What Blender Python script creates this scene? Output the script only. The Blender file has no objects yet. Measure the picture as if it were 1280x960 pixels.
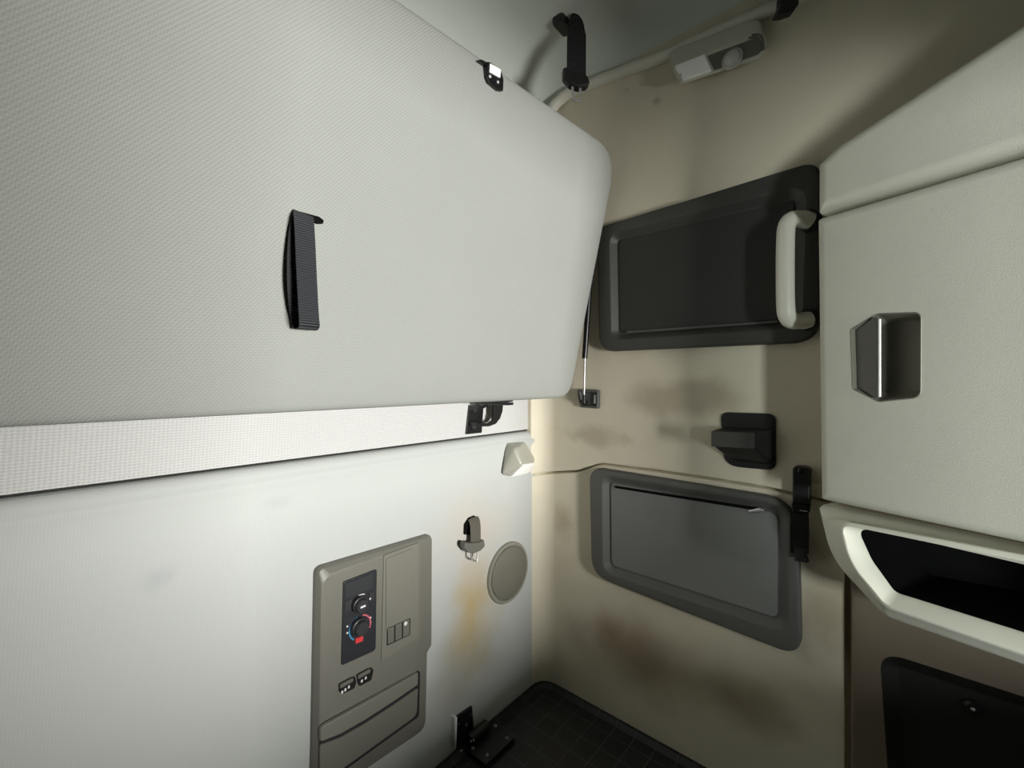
import bpy, bmesh, math, random
from mathutils import Vector, Matrix
random.seed(4)
S = bpy.context.scene
C = S.collection
R = math.radians

# ------------------------------------------------------------------ camera
YAW = R(41.0); FPX = 540.0
Fw = Vector((math.cos(YAW), math.sin(YAW), 0)); Rt = Vector((math.sin(YAW), -math.cos(YAW), 0)); Up = Vector((0, 0, 1))
cam = bpy.data.objects.new('camera', bpy.data.cameras.new('camera')); C.objects.link(cam)
cam.rotation_euler = (R(90), 0, YAW - R(90)); cam.data.sensor_width = 36; cam.data.lens = FPX / 1280 * 36
cam.data.clip_start = 0.01
S.camera = cam
S.view_settings.view_transform = 'Standard'; S.view_settings.look = 'None'
S.view_settings.gamma = 1; S.view_settings.use_curve_mapping = False
S.view_settings.exposure = 0.08

X0, Y0, ZC = 1.04, 0.784, 0.90        # side wall, back wall, ceiling (camera at the origin)

def ray(px, py): return Fw + Rt * ((px - 640) / FPX) + Up * ((480 - py) / FPX)

class Fr:
    """A plane of the place: origin, right, up, and the normal into the room."""
    def __init__(s, o, U, V, N): s.o, s.U, s.V, s.N = Vector(o), Vector(U).normalized(), Vector(V).normalized(), Vector(N).normalized()
    def pt(s, u, v, d=0): return s.o + s.U * u + s.V * v + s.N * d
    def px(s, x, y, d=0):
        r = ray(x, y); k = ((s.o + s.N * d).dot(s.N)) / r.dot(s.N); p = r * k - s.o
        return (p.dot(s.U), p.dot(s.V))
    def poly(s, pts, d=0): return [s.px(x, y, d) for x, y in pts]
    def P(s, x, y, d=0): return s.pt(*s.px(x, y, d), d)

BACK = Fr((0, Y0, 0), (1, 0, 0), (0, 0, 1), (0, -1, 0))
STRIP = Fr((0, Y0 + .012, 0), (1, 0, 0), (0, 0, 1), (0, -1, 0))
SIDE = Fr((X0, 0, 0), (0, -1, 0), (0, 0, 1), (-1, 0, 0))
SIDEU = Fr((X0 - .004, 0, 0), (0, -1, 0), (0, 0, 1), (-1, 0, 0))   # upper moulding stands 4 mm proud
CAB = Fr((.92, .0943, 0), (-.367, -.930, 0), (0, 0, 1), (-.930, .367, 0))
BUNK = Fr((0, .622, -.04), (1, 0, 0), (0, -.16, 1), (0, -1, -.16))
MATZ = -.885
FLOORF = Fr((0, 0, MATZ), (1, 0, 0), (0, 1, 0), (0, 0, 1))
CEILF = Fr((0, 0, ZC), (1, 0, 0), (0, 1, 0), (0, 0, -1))

# ------------------------------------------------------------------ mesh helpers
def offset_poly(pts, a):
    n = len(pts); ar = sum(pts[i][0] * pts[(i + 1) % n][1] - pts[(i + 1) % n][0] * pts[i][1] for i in range(n))
    sg = 1 if ar > 0 else -1; out = []
    for i in range(n):
        p0, p1, p2 = (Vector(pts[i - 1]), Vector(pts[i]), Vector(pts[(i + 1) % n]))
        e1, e2 = (p1 - p0).normalized(), (p2 - p1).normalized()
        n1, n2 = Vector((-e1.y, e1.x)) * sg, Vector((-e2.y, e2.x)) * sg
        m = n1 + n2; q = m.dot(n1)
        out.append(tuple(p1 + m * (a / max(q, .35))))
    return out

def round_poly(pts, r, seg=6):
    n = len(pts); rr = r if isinstance(r, (list, tuple)) else [r] * n; out = []
    for i in range(n):
        p0, p1, p2 = Vector(pts[i - 1]), Vector(pts[i]), Vector(pts[(i + 1) % n])
        a, b = p0 - p1, p2 - p1
        la, lb = a.length, b.length; a.normalize(); b.normalize()
        ang = math.acos(max(-1, min(1, a.dot(b))))
        t = min(rr[i] / max(math.tan(ang / 2), 1e-3), la * .48, lb * .48)
        s, e = p1 + a * t, p1 + b * t
        for k in range(seg + 1):
            w = k / seg                                  # quadratic corner, close to an arc
            q = s * (1 - w) ** 2 + p1 * (2 * w * (1 - w)) * .86 + e * w ** 2 + (s + e) * .5 * (2 * w * (1 - w)) * .14
            out.append((q.x, q.y))
    return out

class Shape:
    def __init__(s, pts, r=.004, seg=6): s.p, s.r, s.seg = pts, r, seg
    def ring(s, a=0):
        r = s.r if isinstance(s.r, (list, tuple)) else [s.r] * len(s.p)
        return round_poly(offset_poly(s.p, a) if a else s.p, [max(x - a, .0012) for x in r], s.seg)

def loft(bm, fr, rings, cap0=True, cap1=True):
    vs = []
    for uv, d in rings:
        vs.append([bm.verts.new(fr.pt(u, v, d(u, v) if callable(d) else d)) for u, v in uv])
    n = len(vs[0])
    for a, b in zip(vs, vs[1:]):
        for i in range(n): bm.faces.new((a[i], a[(i + 1) % n], b[(i + 1) % n], b[i]))
    if cap0: bm.faces.new(vs[0][::-1])
    if cap1: bm.faces.new(vs[-1])
    return vs

def plate(bm, fr, sh, d0, d1, b=.002, cap1=True):
    return loft(bm, fr, [(sh.ring(), d0), (sh.ring(), d1 - b), (sh.ring(b * .3), d1 - b * .3), (sh.ring(b), d1)], True, cap1)

def holed(bm, fr, outer, inners, d):
    """Flat face between one outer loop of vertices and inner loops."""
    es = []
    for lp in [outer] + inners:
        for i in range(len(lp)):
            a, b = lp[i], lp[(i + 1) % len(lp)]
            es.append(bm.edges.get((a, b)) or bm.edges.new((a, b)))
    bmesh.ops.triangle_fill(bm, edges=es, use_beauty=True, normal=fr.N)

def boxf(bm, fr, u0, u1, v0, v1, d0, d1, b=.0):
    sh = Shape([(u0, v0), (u1, v0), (u1, v1), (u0, v1)], max(b, .0003), 2)
    if b: plate(bm, fr, sh, d0, d1, b)
    else:
        q = [(u0, v0), (u1, v0), (u1, v1), (u0, v1)]; loft(bm, fr, [(q, d0), (q, d1)])

def basis(t):
    t = t.normalized(); h = Vector((0, 0, 1)) if abs(t.z) < .9 else Vector((1, 0, 0))
    a = t.cross(h).normalized(); return a, t.cross(a).normalized()

def tube(bm, pts, r, seg=14, caps=True):
    pts = [Vector(p) for p in pts]; n = len(pts); rings = []; a = None
    for i, p in enumerate(pts):
        t = (pts[min(i + 1, n - 1)] - pts[max(i - 1, 0)]).normalized()
        if a is None: a, b = basis(t)
        else:
            a = (a - t * a.dot(t)).normalized(); b = t.cross(a)
        rr = r[i] if isinstance(r, (list, tuple)) else r
        ra, rb = rr if isinstance(rr, tuple) else (rr, rr)
        rings.append([bm.verts.new(p + a * (ra * math.cos(2 * math.pi * k / seg)) + b * (rb * math.sin(2 * math.pi * k / seg))) for k in range(seg)])
    for x, y in zip(rings, rings[1:]):
        for k in range(seg): bm.faces.new((x[k], x[(k + 1) % seg], y[(k + 1) % seg], y[k]))
    if caps: bm.faces.new(rings[0][::-1]); bm.faces.new(rings[-1])

def smooth_path(pts, sub=5):
    P = [Vector(p) for p in pts]; out = []
    for i in range(len(P) - 1):
        p0, p1, p2, p3 = P[max(i - 1, 0)], P[i], P[i + 1], P[min(i + 2, len(P) - 1)]
        for k in range(sub):
            t = k / sub
            out.append(.5 * ((2 * p1) + (p2 - p0) * t + (2 * p0 - 5 * p1 + 4 * p2 - p3) * t * t + (3 * p1 - p0 - 3 * p2 + p3) * t ** 3))
    return out + [P[-1]]

def ribbon(bm, pts, wdir, w, th):
    """Webbing strap: a flat band along pts, wdir across."""
    pts = [Vector(p) for p in pts]; n = len(pts); rings = []
    for i, p in enumerate(pts):
        t = (pts[min(i + 1, n - 1)] - pts[max(i - 1, 0)]).normalized()
        a = wdir[i] if isinstance(wdir, list) else wdir
        ww = w[i] if isinstance(w, list) else w
        a = (a - t * a.dot(t)).normalized(); b = t.cross(a)
        q = [(-.5, -.3), (-.47, -.5), (.47, -.5), (.5, -.3), (.5, .3), (.47, .5), (-.47, .5), (-.5, .3)]
        rings.append([bm.verts.new(p + a * (x * ww) + b * (y * th)) for x, y in q])
    for x, y in zip(rings, rings[1:]):
        for k in range(8): bm.faces.new((x[k], x[(k + 1) % 8], y[(k + 1) % 8], y[k]))
    bm.faces.new(rings[0][::-1]); bm.faces.new(rings[-1])

def disc(bm, fr, u, v, rings, seg=32, cap0=True, cap1=True):
    loft(bm, fr, [([(u + r * math.cos(2 * math.pi * k / seg), v + r * math.sin(2 * math.pi * k / seg)) for k in range(seg)], d) for r, d in rings], cap0, cap1)

def dome(bm, fr, u, v, d, r, h, seg=16):
    disc(bm, fr, u, v, [(r, d)] + [(r * math.cos(a), d + h * math.sin(a)) for a in (.3, .6, .9, 1.2, 1.45)], seg)

def world_of(o):
    v = Vector((0, 0, 0))
    while o: v += o.location; o = o.parent
    return v

def obj(name, bm, m, parent=None, origin=None, smooth=35):
    bmesh.ops.recalc_face_normals(bm, faces=bm.faces)
    base = world_of(parent) if parent else (Vector(origin) if origin is not None else Vector((0, 0, 0)))
    bmesh.ops.translate(bm, verts=bm.verts, vec=-base)
    me = bpy.data.meshes.new(name); bm.to_mesh(me); bm.free()
    me.materials.append(m)
    for p in me.polygons: p.use_smooth = True
    if smooth: me.set_sharp_from_angle(angle=R(smooth))
    o = bpy.data.objects.new(name, me); C.objects.link(o)
    if smooth and len(me.polygons) < 20000:
        w_ = o.modifiers.new('weighted_normals', 'WEIGHTED_NORMAL'); w_.keep_sharp = True
    if parent: o.parent = parent
    elif origin is not None: o.location = base
    return o

def thing(name, loc, label, cat, group=None):
    o = bpy.data.objects.new(name, None); C.objects.link(o); o.location = loc; o.empty_display_size = .05
    return tag(o, label, cat, group)
def tag(o, label, cat, group=None):
    o['label'] = label; o['category'] = cat
    if group: o['group'] = group
    return o
def struct(o): o['kind'] = 'structure'; return o
def NB(): return bmesh.new()

# ------------------------------------------------------------------ materials
def mat(name, col, rough=.6, metal=0, bump=0, bscale=900, weave=None, spots=(), mottle=.05, mscale=9, spec=.5, coat=0):
    m = bpy.data.materials.new(name); m.use_nodes = True
    nt = m.node_tree; N, L = nt.nodes, nt.links
    b = N['Principled BSDF']; b.inputs['Roughness'].default_value = rough; b.inputs['Metallic'].default_value = metal
    b.inputs['Specular IOR Level'].default_value = spec
    if coat: b.inputs['Coat Weight'].default_value = coat
    tc = N.new('ShaderNodeTexCoord'); co = tc.outputs['Object']
    def noise(scale, det=4):
        n = N.new('ShaderNodeTexNoise'); n.inputs['Scale'].default_value = scale; n.inputs['Detail'].default_value = det
        L.new(co, n.inputs['Vector']); return n.outputs['Fac']
    def math_(op, a, c, d=None):
        n = N.new('ShaderNodeMath'); n.operation = op
        for i, x in enumerate((a, c, d)):
            if x is None: continue
            if hasattr(x, 'is_output'): L.new(x, n.inputs[i])
            else: n.inputs[i].default_value = x
        return n.outputs[0]
    def mix(fac, a, c, mode='MIX'):
        n = N.new('ShaderNodeMix'); n.data_type = 'RGBA'; n.blend_type = mode
        for s_, x in ((0, fac), (6, a), (7, c)):
            if hasattr(x, 'is_output'): L.new(x, n.inputs[s_])
            else: n.inputs[s_].default_value = x if s_ == 0 else (*x, 1)
        return n.outputs[2]
    c = mix(math_('MULTIPLY', noise(mscale), 1.0), tuple(x * (1 - mottle) for x in col), tuple(min(1, x * (1 + mottle)) for x in col))
    h = None
    if weave:
        kind, pitch, dep = weave[:3]
        sep = N.new('ShaderNodeSeparateXYZ'); L.new(co, sep.inputs[0])
        if kind == 'twill':                               # two crossing diagonal rows of threads
            k = 2 * math.pi / pitch
            a = math_('SINE', math_('MULTIPLY', math_('ADD', math_('MULTIPLY', sep.outputs[0], .76), math_('MULTIPLY', sep.outputs[2], -.65)), k), 0)
            d = math_('SINE', math_('MULTIPLY', math_('ADD', math_('MULTIPLY', sep.outputs[0], .85), math_('MULTIPLY', sep.outputs[2], .53)), k * .8), 0)
            h = math_('ADD', math_('MULTIPLY', a, .6), math_('MULTIPLY', math_('MULTIPLY', a, d), .5))
        elif kind == 'rib':                               # rows of slanted stitches
            k = 2 * math.pi / pitch
            a = math_('SINE', math_('MULTIPLY', sep.outputs[2], k), 0)
            d = math_('SINE', math_('MULTIPLY', math_('ADD', sep.outputs[0], math_('MULTIPLY', sep.outputs[2], -1.3)), k * .8), 0)
            h = math_('ADD', math_('MULTIPLY', a, .6), math_('MULTIPLY', math_('MULTIPLY', a, d), .7))
        elif kind == 'web':                               # cross ribs of a webbing strap
            h = math_('SINE', math_('MULTIPLY', sep.outputs[2], 2 * math.pi / pitch), 0)
        tone = math_('MULTIPLY_ADD', h, .5, .5)
        c = mix(tone, tuple(x * (1 - dep) for x in col), c) if kind != 'web' else mix(tone, tuple(x * .6 for x in col), c)
    for cen, rad, scol, st, nz, *edge in spots:
        vs = N.new('ShaderNodeVectorMath'); vs.operation = 'SUBTRACT'; L.new(co, vs.inputs[0]); vs.inputs[1].default_value = cen
        vm = N.new('ShaderNodeVectorMath'); vm.operation = 'MULTIPLY'; L.new(vs.outputs[0], vm.inputs[0]); vm.inputs[1].default_value = [1 / x for x in rad]
        vl = N.new('ShaderNodeVectorMath'); vl.operation = 'LENGTH'; L.new(vm.outputs[0], vl.inputs[0])
        w = math_('ADD', vl.outputs['Value'], math_('MULTIPLY_ADD', noise(nz, 6), 1.8, -.9))
        mr = N.new('ShaderNodeMapRange'); mr.interpolation_type = 'SMOOTHSTEP'; L.new(w, mr.inputs[0])
        mr.inputs[1].default_value = 1.25; mr.inputs[2].default_value = edge[0] if edge else -.15; mr.inputs[3].default_value = 0; mr.inputs[4].default_value = st
        c = mix(mr.outputs[0], c, scol)
    L.new(c, b.inputs['Base Color'])
    if bump or weave:
        bn = N.new('ShaderNodeBump'); bn.inputs['Strength'].default_value = weave[3] if weave else bump
        bn.inputs['Distance'].default_value = .0015 if weave else .0008
        L.new(h if weave else noise(bscale, 2), bn.inputs['Height']); L.new(bn.outputs[0], b.inputs['Normal'])
    return m

WALL = (.69, .635, .50)
def on(fr, x, y): return tuple(fr.P(x, y))
M = {}
M['bunk'] = mat('bunk_cloth', (.315, .325, .300), .9, weave=('twill', .0036, .20, .22), spec=.1, mottle=.06)
M['strip'] = mat('knit_cloth', (.64, .635, .62), .9, weave=('rib', .0040, .24, .5), spec=.1, mottle=.03)
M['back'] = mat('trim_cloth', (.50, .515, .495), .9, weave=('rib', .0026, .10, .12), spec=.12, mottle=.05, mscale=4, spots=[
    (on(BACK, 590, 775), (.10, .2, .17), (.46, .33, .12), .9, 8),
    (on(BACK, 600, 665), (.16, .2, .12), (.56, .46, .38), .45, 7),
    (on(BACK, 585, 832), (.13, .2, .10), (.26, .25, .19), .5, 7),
    (on(BACK, 197, 722), (.030, .2, .022), (.36, .36, .38), .45, 30),
    (on(BACK, 345, 628), (.035, .2, .014), (.36, .37, .38), .35, 30),
    (on(BACK, 250, 690), (.09, .2, .06), (.50, .50, .50), .3, 12)])
M['side'] = mat('side_plastic', WALL, .62, bump=.25, bscale=1200, mottle=.10, mscale=7, spec=.3, spots=[
    (on(SIDE, 805, 825), (.2, .23, .11), (.25, .175, .105), .75, 5),
    (on(SIDE, 760, 790), (.2, .06, .07), (.28, .20, .115), .6, 13),
    (on(SIDE, 705, 650), (.2, .035, .06), (.40, .33, .21), .6, 14),
    (on(SIDE, 850, 500), (.2, .14, .055), (.33, .27, .19), .6, 9, .3),
    (on(SIDE, 740, 545), (.2, .11, .030), (.38, .32, .22), .55, 16, .3),
    (on(SIDE, 800, 430), (.2, .16, .06), (.36, .30, .22), .5, 8),
    (on(SIDE, 1030, 750), (.2, .06, .12), (.28, .21, .13), .6, 10),
    (on(SIDE, 930, 880), (.2, .14, .06), (.26, .195, .125), .6, 6),
    (on(SIDE, 822, 127), (.2, .014, .012), (.24, .21, .15), .6, 40),
    (on(SIDE, 785, 113), (.2, .014, .006), (.24, .21, .15), .6, 40)])
M['ceil'] = mat('headliner', (.62, .655, .60), .85, bump=.15, mottle=.06, mscale=6, spec=.15)
M['bead'] = mat('bead_plastic', (.66, .65, .56), .55, bump=.1)
M['cab'] = mat('cabinet_plastic', (.66, .65, .56), .6, bump=.5, bscale=800, mottle=.04, spec=.35)
M['rim'] = mat('shelf_rim_plastic', (.84, .83, .71), .5, bump=.12, bscale=900, mottle=.04)
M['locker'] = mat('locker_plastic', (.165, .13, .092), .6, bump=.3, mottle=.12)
M['dark'] = mat('dark_grey_plastic', (.044, .043, .038), .5, bump=.35, bscale=900, mottle=.05)
M['darkpanel'] = mat('dark_grey_door', (.027, .0265, .0235), .62, bump=.4, bscale=1100, mottle=.05)
M['lowdark'] = mat('grey_frame_plastic', (.098, .097, .089), .55, bump=.35, bscale=900, mottle=.05)
M['lowpanel'] = mat('grey_door', (.185, .187, .178), .58, bump=.35, bscale=1100, mottle=.12, mscale=6)
M['black'] = mat('black_plastic', (.012, .012, .012), .42, bump=.1, mottle=.05)
M['blacksteel'] = mat('black_painted_steel', (.008, .008, .009), .3, bump=.05)
M['web'] = mat('black_webbing', (.042, .044, .050), .7, weave=('web', .0032, .4, .7), spec=.3)
M['webdark'] = mat('black_belt_webbing', (.020, .020, .021), .75, weave=('web', .0022, .4, .4), spec=.25)
M['webgrey'] = mat('grey_belt_webbing', (.15, .135, .11), .75, weave=('web', .0022, .4, .4), spec=.25)
M['steel'] = mat('zinc_steel', (.62, .62, .62), .42, metal=.85)
M['bolt'] = mat('bolt_steel', (.25, .25, .25), .3, metal=.9)
M['control'] = mat('control_panel_plastic', (.165, .160, .135), .42, bump=.25, bscale=1000, mottle=.05)
M['control2'] = mat('control_cover_plastic', (.185, .180, .150), .45, bump=.2, bscale=1000, mottle=.05)
M['module'] = mat('module_black', (.024, .025, .029), .38, mottle=.05)
M['display'] = mat('display_dark', (.040, .041, .044), .3, mottle=.05)
M['knob'] = mat('knob_black', (.034, .034, .037), .4)
M['red'] = mat('red_plastic', (.65, .05, .05), .4)
M['blue'] = mat('blue_mark', (.05, .22, .42), .5)
M['pink'] = mat('red_mark', (.55, .12, .15), .5)
M['white'] = mat('white_mark', (.75, .75, .75), .5)
M['lampbody'] = mat('lamp_housing', (.55, .54, .45), .4, bump=.1)
M['lens'] = mat('milky_lens_and_highlight', (.92, .91, .89), .25)
M['spot'] = mat('spot_glass', (.42, .42, .38), .15, coat=.6)
M['hood'] = mat('hood_plastic', (.36, .355, .30), .33, bump=.05)
M['speaker'] = mat('speaker_grille', (.155, .150, .118), .55, bump=.5, bscale=2200, mottle=.06)
M['spring'] = mat('speaker_ring', (.235, .228, .185), .45)
M['socket'] = mat('socket_grey', (.085, .085, .08), .5, bump=.2)
M['handle'] = mat('handle_cream', (.78, .765, .67), .36, bump=.06)
M['cubby'] = mat('cubby_black', (.004, .004, .004), .9, spec=.08)
M['pocket'] = mat('pocket_brown', (.014, .012, .010), .6, bump=.2)
M['flap'] = mat('latch_flap', (.13, .127, .108), .5, bump=.15)
M['cup'] = mat('latch_cup', (.24, .23, .185), .5, bump=.15)
M['floor'] = mat('floor_vinyl', (.06, .06, .06), .7)
M['front'] = mat('front_trim', (.16, .16, .15), .8)

def mat_quilt():
    m = mat('quilted_black', (.010, .010, .011), .5, mottle=.2)
    nt = m.node_tree; N, L = nt.nodes, nt.links; b = N['Principled BSDF']
    tc = N.new('ShaderNodeTexCoord'); mp = N.new('ShaderNodeMapping'); mp.inputs['Location'].default_value = (.013, -.004, 0)
    br = N.new('ShaderNodeTexBrick'); br.offset = 0; br.squash = 1
    br.inputs['Scale'].default_value = 1; br.inputs['Brick Width'].default_value = .0525; br.inputs['Row Height'].default_value = .0525
    br.inputs['Mortar Size'].default_value = .0011; br.inputs['Mortar Smooth'].default_value = .4
    br.inputs['Color1'].default_value = (.009, .009, .010, 1); br.inputs['Color2'].default_value = (.012, .012, .013, 1)
    br.inputs['Mortar'].default_value = (.055, .056, .058, 1)
    L.new(tc.outputs['Object'], mp.inputs[0]); L.new(mp.outputs[0], br.inputs['Vector']); L.new(br.outputs['Color'], b.inputs['Base Color'])
    bn = N.new('ShaderNodeBump'); bn.inputs['Strength'].default_value = .6; bn.inputs['Distance'].default_value = .003
    L.new(br.outputs['Fac'], bn.inputs['Height']); L.new(bn.outputs[0], b.inputs['Normal'])
    return m
M['quilt'] = mat_quilt()

# ------------------------------------------------------------------ room shell
def slab(name, lo, hi, m):
    bm = NB(); bmesh.ops.create_cube(bm, size=1)
    for v in bm.verts: v.co = Vector([lo[i] + (v.co[i] + .5) * (hi[i] - lo[i]) for i in range(3)])
    return struct(obj(name, bm, m))

slab('floor', (-1.2, -2.0, -1.10), (1.2, .95, -1.0), M['floor'])
slab('wall_back', (-1.2, Y0 + .040, -1.0), (1.2, Y0 + .07, .96), M['front'])
slab('wall_back', (-1.2, Y0 + .012, -.1325), (1.2, Y0 + .041, .96), M['strip'])
slab('wall_left', (-1.2, -2.0, -1.0), (-1.1, Y0 + .06, .96), M['front'])
# windscreen wall: sill, header and two pillars around the opening
bm = NB()
for lo, hi in (((-1.1, -2.0, -1.0), (1.1, -1.9, -.55)), ((-1.1, -2.0, .15), (1.1, -1.9, .96)), ((-1.1, -2.0, -.55), (-1.0, -1.9, .15)), ((1.0, -2.0, -.55), (1.1, -1.9, .15))):
    r = bmesh.ops.create_cube(bm, size=1)
    for v in r['verts']: v.co = Vector([lo[i] + (v.co[i] + .5) * (hi[i] - lo[i]) for i in range(3)])
struct(obj('wall_front_unseen', bm, M['front']))

# added unseen bulkhead, its opening shaped to limit daylight on the sleeper walls
bm = NB()
for lo, hi in (((-1.1, -.62, -1.0), (X0 + .02, -.57, -.50)), ((-1.1, -.62, .275), (X0 + .02, -.57, .92)), ((-1.1, -.62, -.50), (.13, -.57, .275)), ((.70, -.62, -.50), (X0 + .02, -.57, .275)), ((.12, -.62, -.50), (.70, -.57, -.365))):
    r = bmesh.ops.create_cube(bm, size=1)
    for v in r['verts']: v.co = Vector([lo[i] + (v.co[i] + .5) * (hi[i] - lo[i]) for i in range(3)])
struct(obj('wall_front_unseen', bm, M['front']))

# lower back panel with its rolled top edge, 12 mm in front of the upper cloth
zt = -.137
bm = NB(); ue = BACK.px(676, 700)[0]
prof = [(.0115, zt - .0)]   # (depth behind the face, z) rolled edge
ring = []
for k in range(9):
    a = R(90) * k / 8
    ring.append((-.020 + .020 * math.sin(a), zt - .020 + .020 * math.cos(a)))
pro = [(-.039, -1.0), (-.039, zt)] + ring + [(.0025, zt - .024), (.003, zt - .028), (.0022, zt - .033), (.0006, zt - .040), (0, zt - .046), (0, -1.0)]
L_, R_ = -1.12, ue
va = [[bm.verts.new(BACK.pt(u, z, d)) for d, z in pro] for u in (L_, R_ - .006)]
vb = [bm.verts.new(BACK.pt(R_, min(z, zt - .004) if z > -.9 else z, min(d, -.006))) for d, z in pro]
va.append(vb); n = len(pro)
for a, b in zip(va, va[1:]):
    for i in range(n): bm.faces.new((a[i], a[(i + 1) % n], b[(i + 1) % n], b[i]))
bm.faces.new(va[0]); bm.faces.new(va[-1])
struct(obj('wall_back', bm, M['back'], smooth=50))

# side wall: one moulding, its seams and coves modelled as depth
seam = [SIDE.px(*q) for q in ((660, 592), (679, 591), (722, 589), (735, 585), (743, 581.5), (753, 580), (809, 587), (880, 597), (959, 610), (1019, 624), (1100, 640))]
def seam_v(u):
    if u <= seam[0][0]: return seam[0][1]
    for (a, b), (c, d) in zip(seam, seam[1:]):
        if u <= c: return b + (d - b) * (u - a) / (c - a)
    return seam[-1][1]
gu = SIDE.px(1060, 800)[0]; gz = SIDE.px(1060, 700)[1]
def side_d(u, v):
    d = 0; w = v - seam_v(u)
    d += .004 * max(0, min(1, (w + .001) / .004)) - .020 * math.exp(-(w / .0024) ** 2)
    if abs(u - gu) < .0050 and v < gz: d -= .020
    x = u + Y0; r = .05
    if x < r: d += r - math.sqrt(max(0, r * r - (r - max(x, 0)) ** 2))
    return d
us = sorted([-.80 + .004 * i for i in range(226)] + [gu - .0055, gu - .0048, gu + .0048, gu + .0055]) + [.15, .4, .8, 1.3, 1.95]
vs_ = sorted(set([round(-1.0 + .012 * i, 4) for i in range(62)] + [round(-.29 + .0018 * i, 4) for i in range(46)] + [round(-.2 + .02 * i, 4) for i in range(59)]))
bm = NB(); g = [[bm.verts.new(SIDE.pt(u, v, side_d(u, v))) for v in vs_] for u in us]
for i in range(len(us) - 1):
    for j in range(len(vs_) - 1): bm.faces.new((g[i][j], g[i + 1][j], g[i + 1][j + 1], g[i][j + 1]))
# thickness outwards
bo = [bm.verts.new(SIDE.pt(u, v, -.08)) for u, v in ((us[0], vs_[0]), (us[-1], vs_[0]), (us[-1], vs_[-1]), (us[0], vs_[-1]))]
bm.faces.new(bo)
bm.faces.new([bo[0]] + [g[i][0] for i in range(len(us))] + [bo[1]]); bm.faces.new([bo[3]] + [g[i][-1] for i in range(len(us))] + [bo[2]])
bm.faces.new([bo[0]] + g[0] + [bo[3]]); bm.faces.new([bo[1]] + g[-1] + [bo[2]])
struct(obj('wall_right', bm, M['side'], smooth=60))

# headliner with coved edges
def cove(x, r): return 0 if x >= r else r - math.sqrt(max(0, r * r - (r - max(x, 0)) ** 2))
xs = [-1.12 + .1 * i for i in range(20)] + [.86 + .01 * i for i in range(19)]
ys = [Y0 + .014 - .01 * i for i in range(20)] + [.55 - .1 * i for i in range(26)]
bm = NB(); g = [[bm.verts.new((x, y, ZC - cove(X0 - x, .085) - cove(Y0 + .012 - y, .13))) for y in ys] for x in xs]
for i in range(len(xs) - 1):
    for j in range(len(ys) - 1): bm.faces.new((g[i][j], g[i][j + 1], g[i + 1][j + 1], g[i + 1][j]))
top = [bm.verts.new((x, y, 1.0)) for x, y in ((xs[0], ys[0]), (xs[-1], ys[0]), (xs[-1], ys[-1]), (xs[0], ys[-1]))]
bm.faces.new(top)
bm.faces.new([top[0]] + [g[i][0] for i in range(len(xs))] + [top[1]]); bm.faces.new([top[3]] + [g[i][-1] for i in range(len(xs))] + [top[2]])
bm.faces.new([top[0]] + g[0] + [top[3]]); bm.faces.new([top[1]] + g[-1] + [top[2]])
struct(obj('ceiling', bm, M['ceil'], smooth=60))

# bead along the joint of headliner and side wall, turning down into the corner
path = [SIDE.P(*q) for q in ((1180, -92, .010), (1060, -32, .010), (970, 9, .010), (900, 39, .010), (840, 66.5, .010), (780, 89, .011), (738, 105, .012), (714, 115, .014), (699, 126, .020), (690, 137, .03), (685, 152, .04), (682, 175, .045), (681, 230, .045))]
bm = NB(); tube(bm, smooth_path(path, 6), .0150, 16)
struct(obj('trim_1', bm, M['bead']))

# black quilted mat at the foot of both walls
bm = NB()
sh = Shape([(-.95, -.25), (X0 - .002, -.25), (X0 - .002, Y0 - .002), (-.95, Y0 - .002)], [.01, .01, .05, .01], 6)
loft(bm, FLOORF, [(sh.ring(), -.113), (sh.ring(), .006), (sh.ring(.004), .011), (sh.ring(.012), .011), (sh.ring(.022), .0), (sh.ring(.03), .0)])
tag(obj('quilted_mat', bm, M['quilt'], origin=(0, 0, MATZ)), 'black quilted mat with a fine square grid filling the bottom corner', 'mat')

# ------------------------------------------------------------------ folded upper bunk
bt = BUNK.px(745, 175), BUNK.px(495, 0); bb = BUNK.px(0, 537), BUNK.px(660, 500)
def ext(p, q, u): return (u, p[1] + (q[1] - p[1]) * (u - p[0]) / (q[0] - p[0]))
cor = [ext(*bb, -.95), BUNK.px(714, 498), BUNK.px(774, 190), ext(*bt, -.95)]
bk = thing('folded_bunk', BUNK.pt(.3, 0, -.05), 'large grey woven cloth underside of the bunk folded up against the back wall', 'bunk')
bm = NB(); sh = Shape(cor, [.03, .05, .075, .03], 12)
loft(bm, BUNK, [(sh.ring(.012), -.085), (sh.ring(.002), -.075), (sh.ring(), -.014), (sh.ring(.0012), -.008), (sh.ring(.005), -.003), (sh.ring(.012), .0005), (sh.ring(.03), .004), (sh.ring(.06), .0075), (sh.ring(.10), .0095), (sh.ring(.14), .010)])
obj('cushion_board', bm, M['bunk'], bk, smooth=80)

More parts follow.
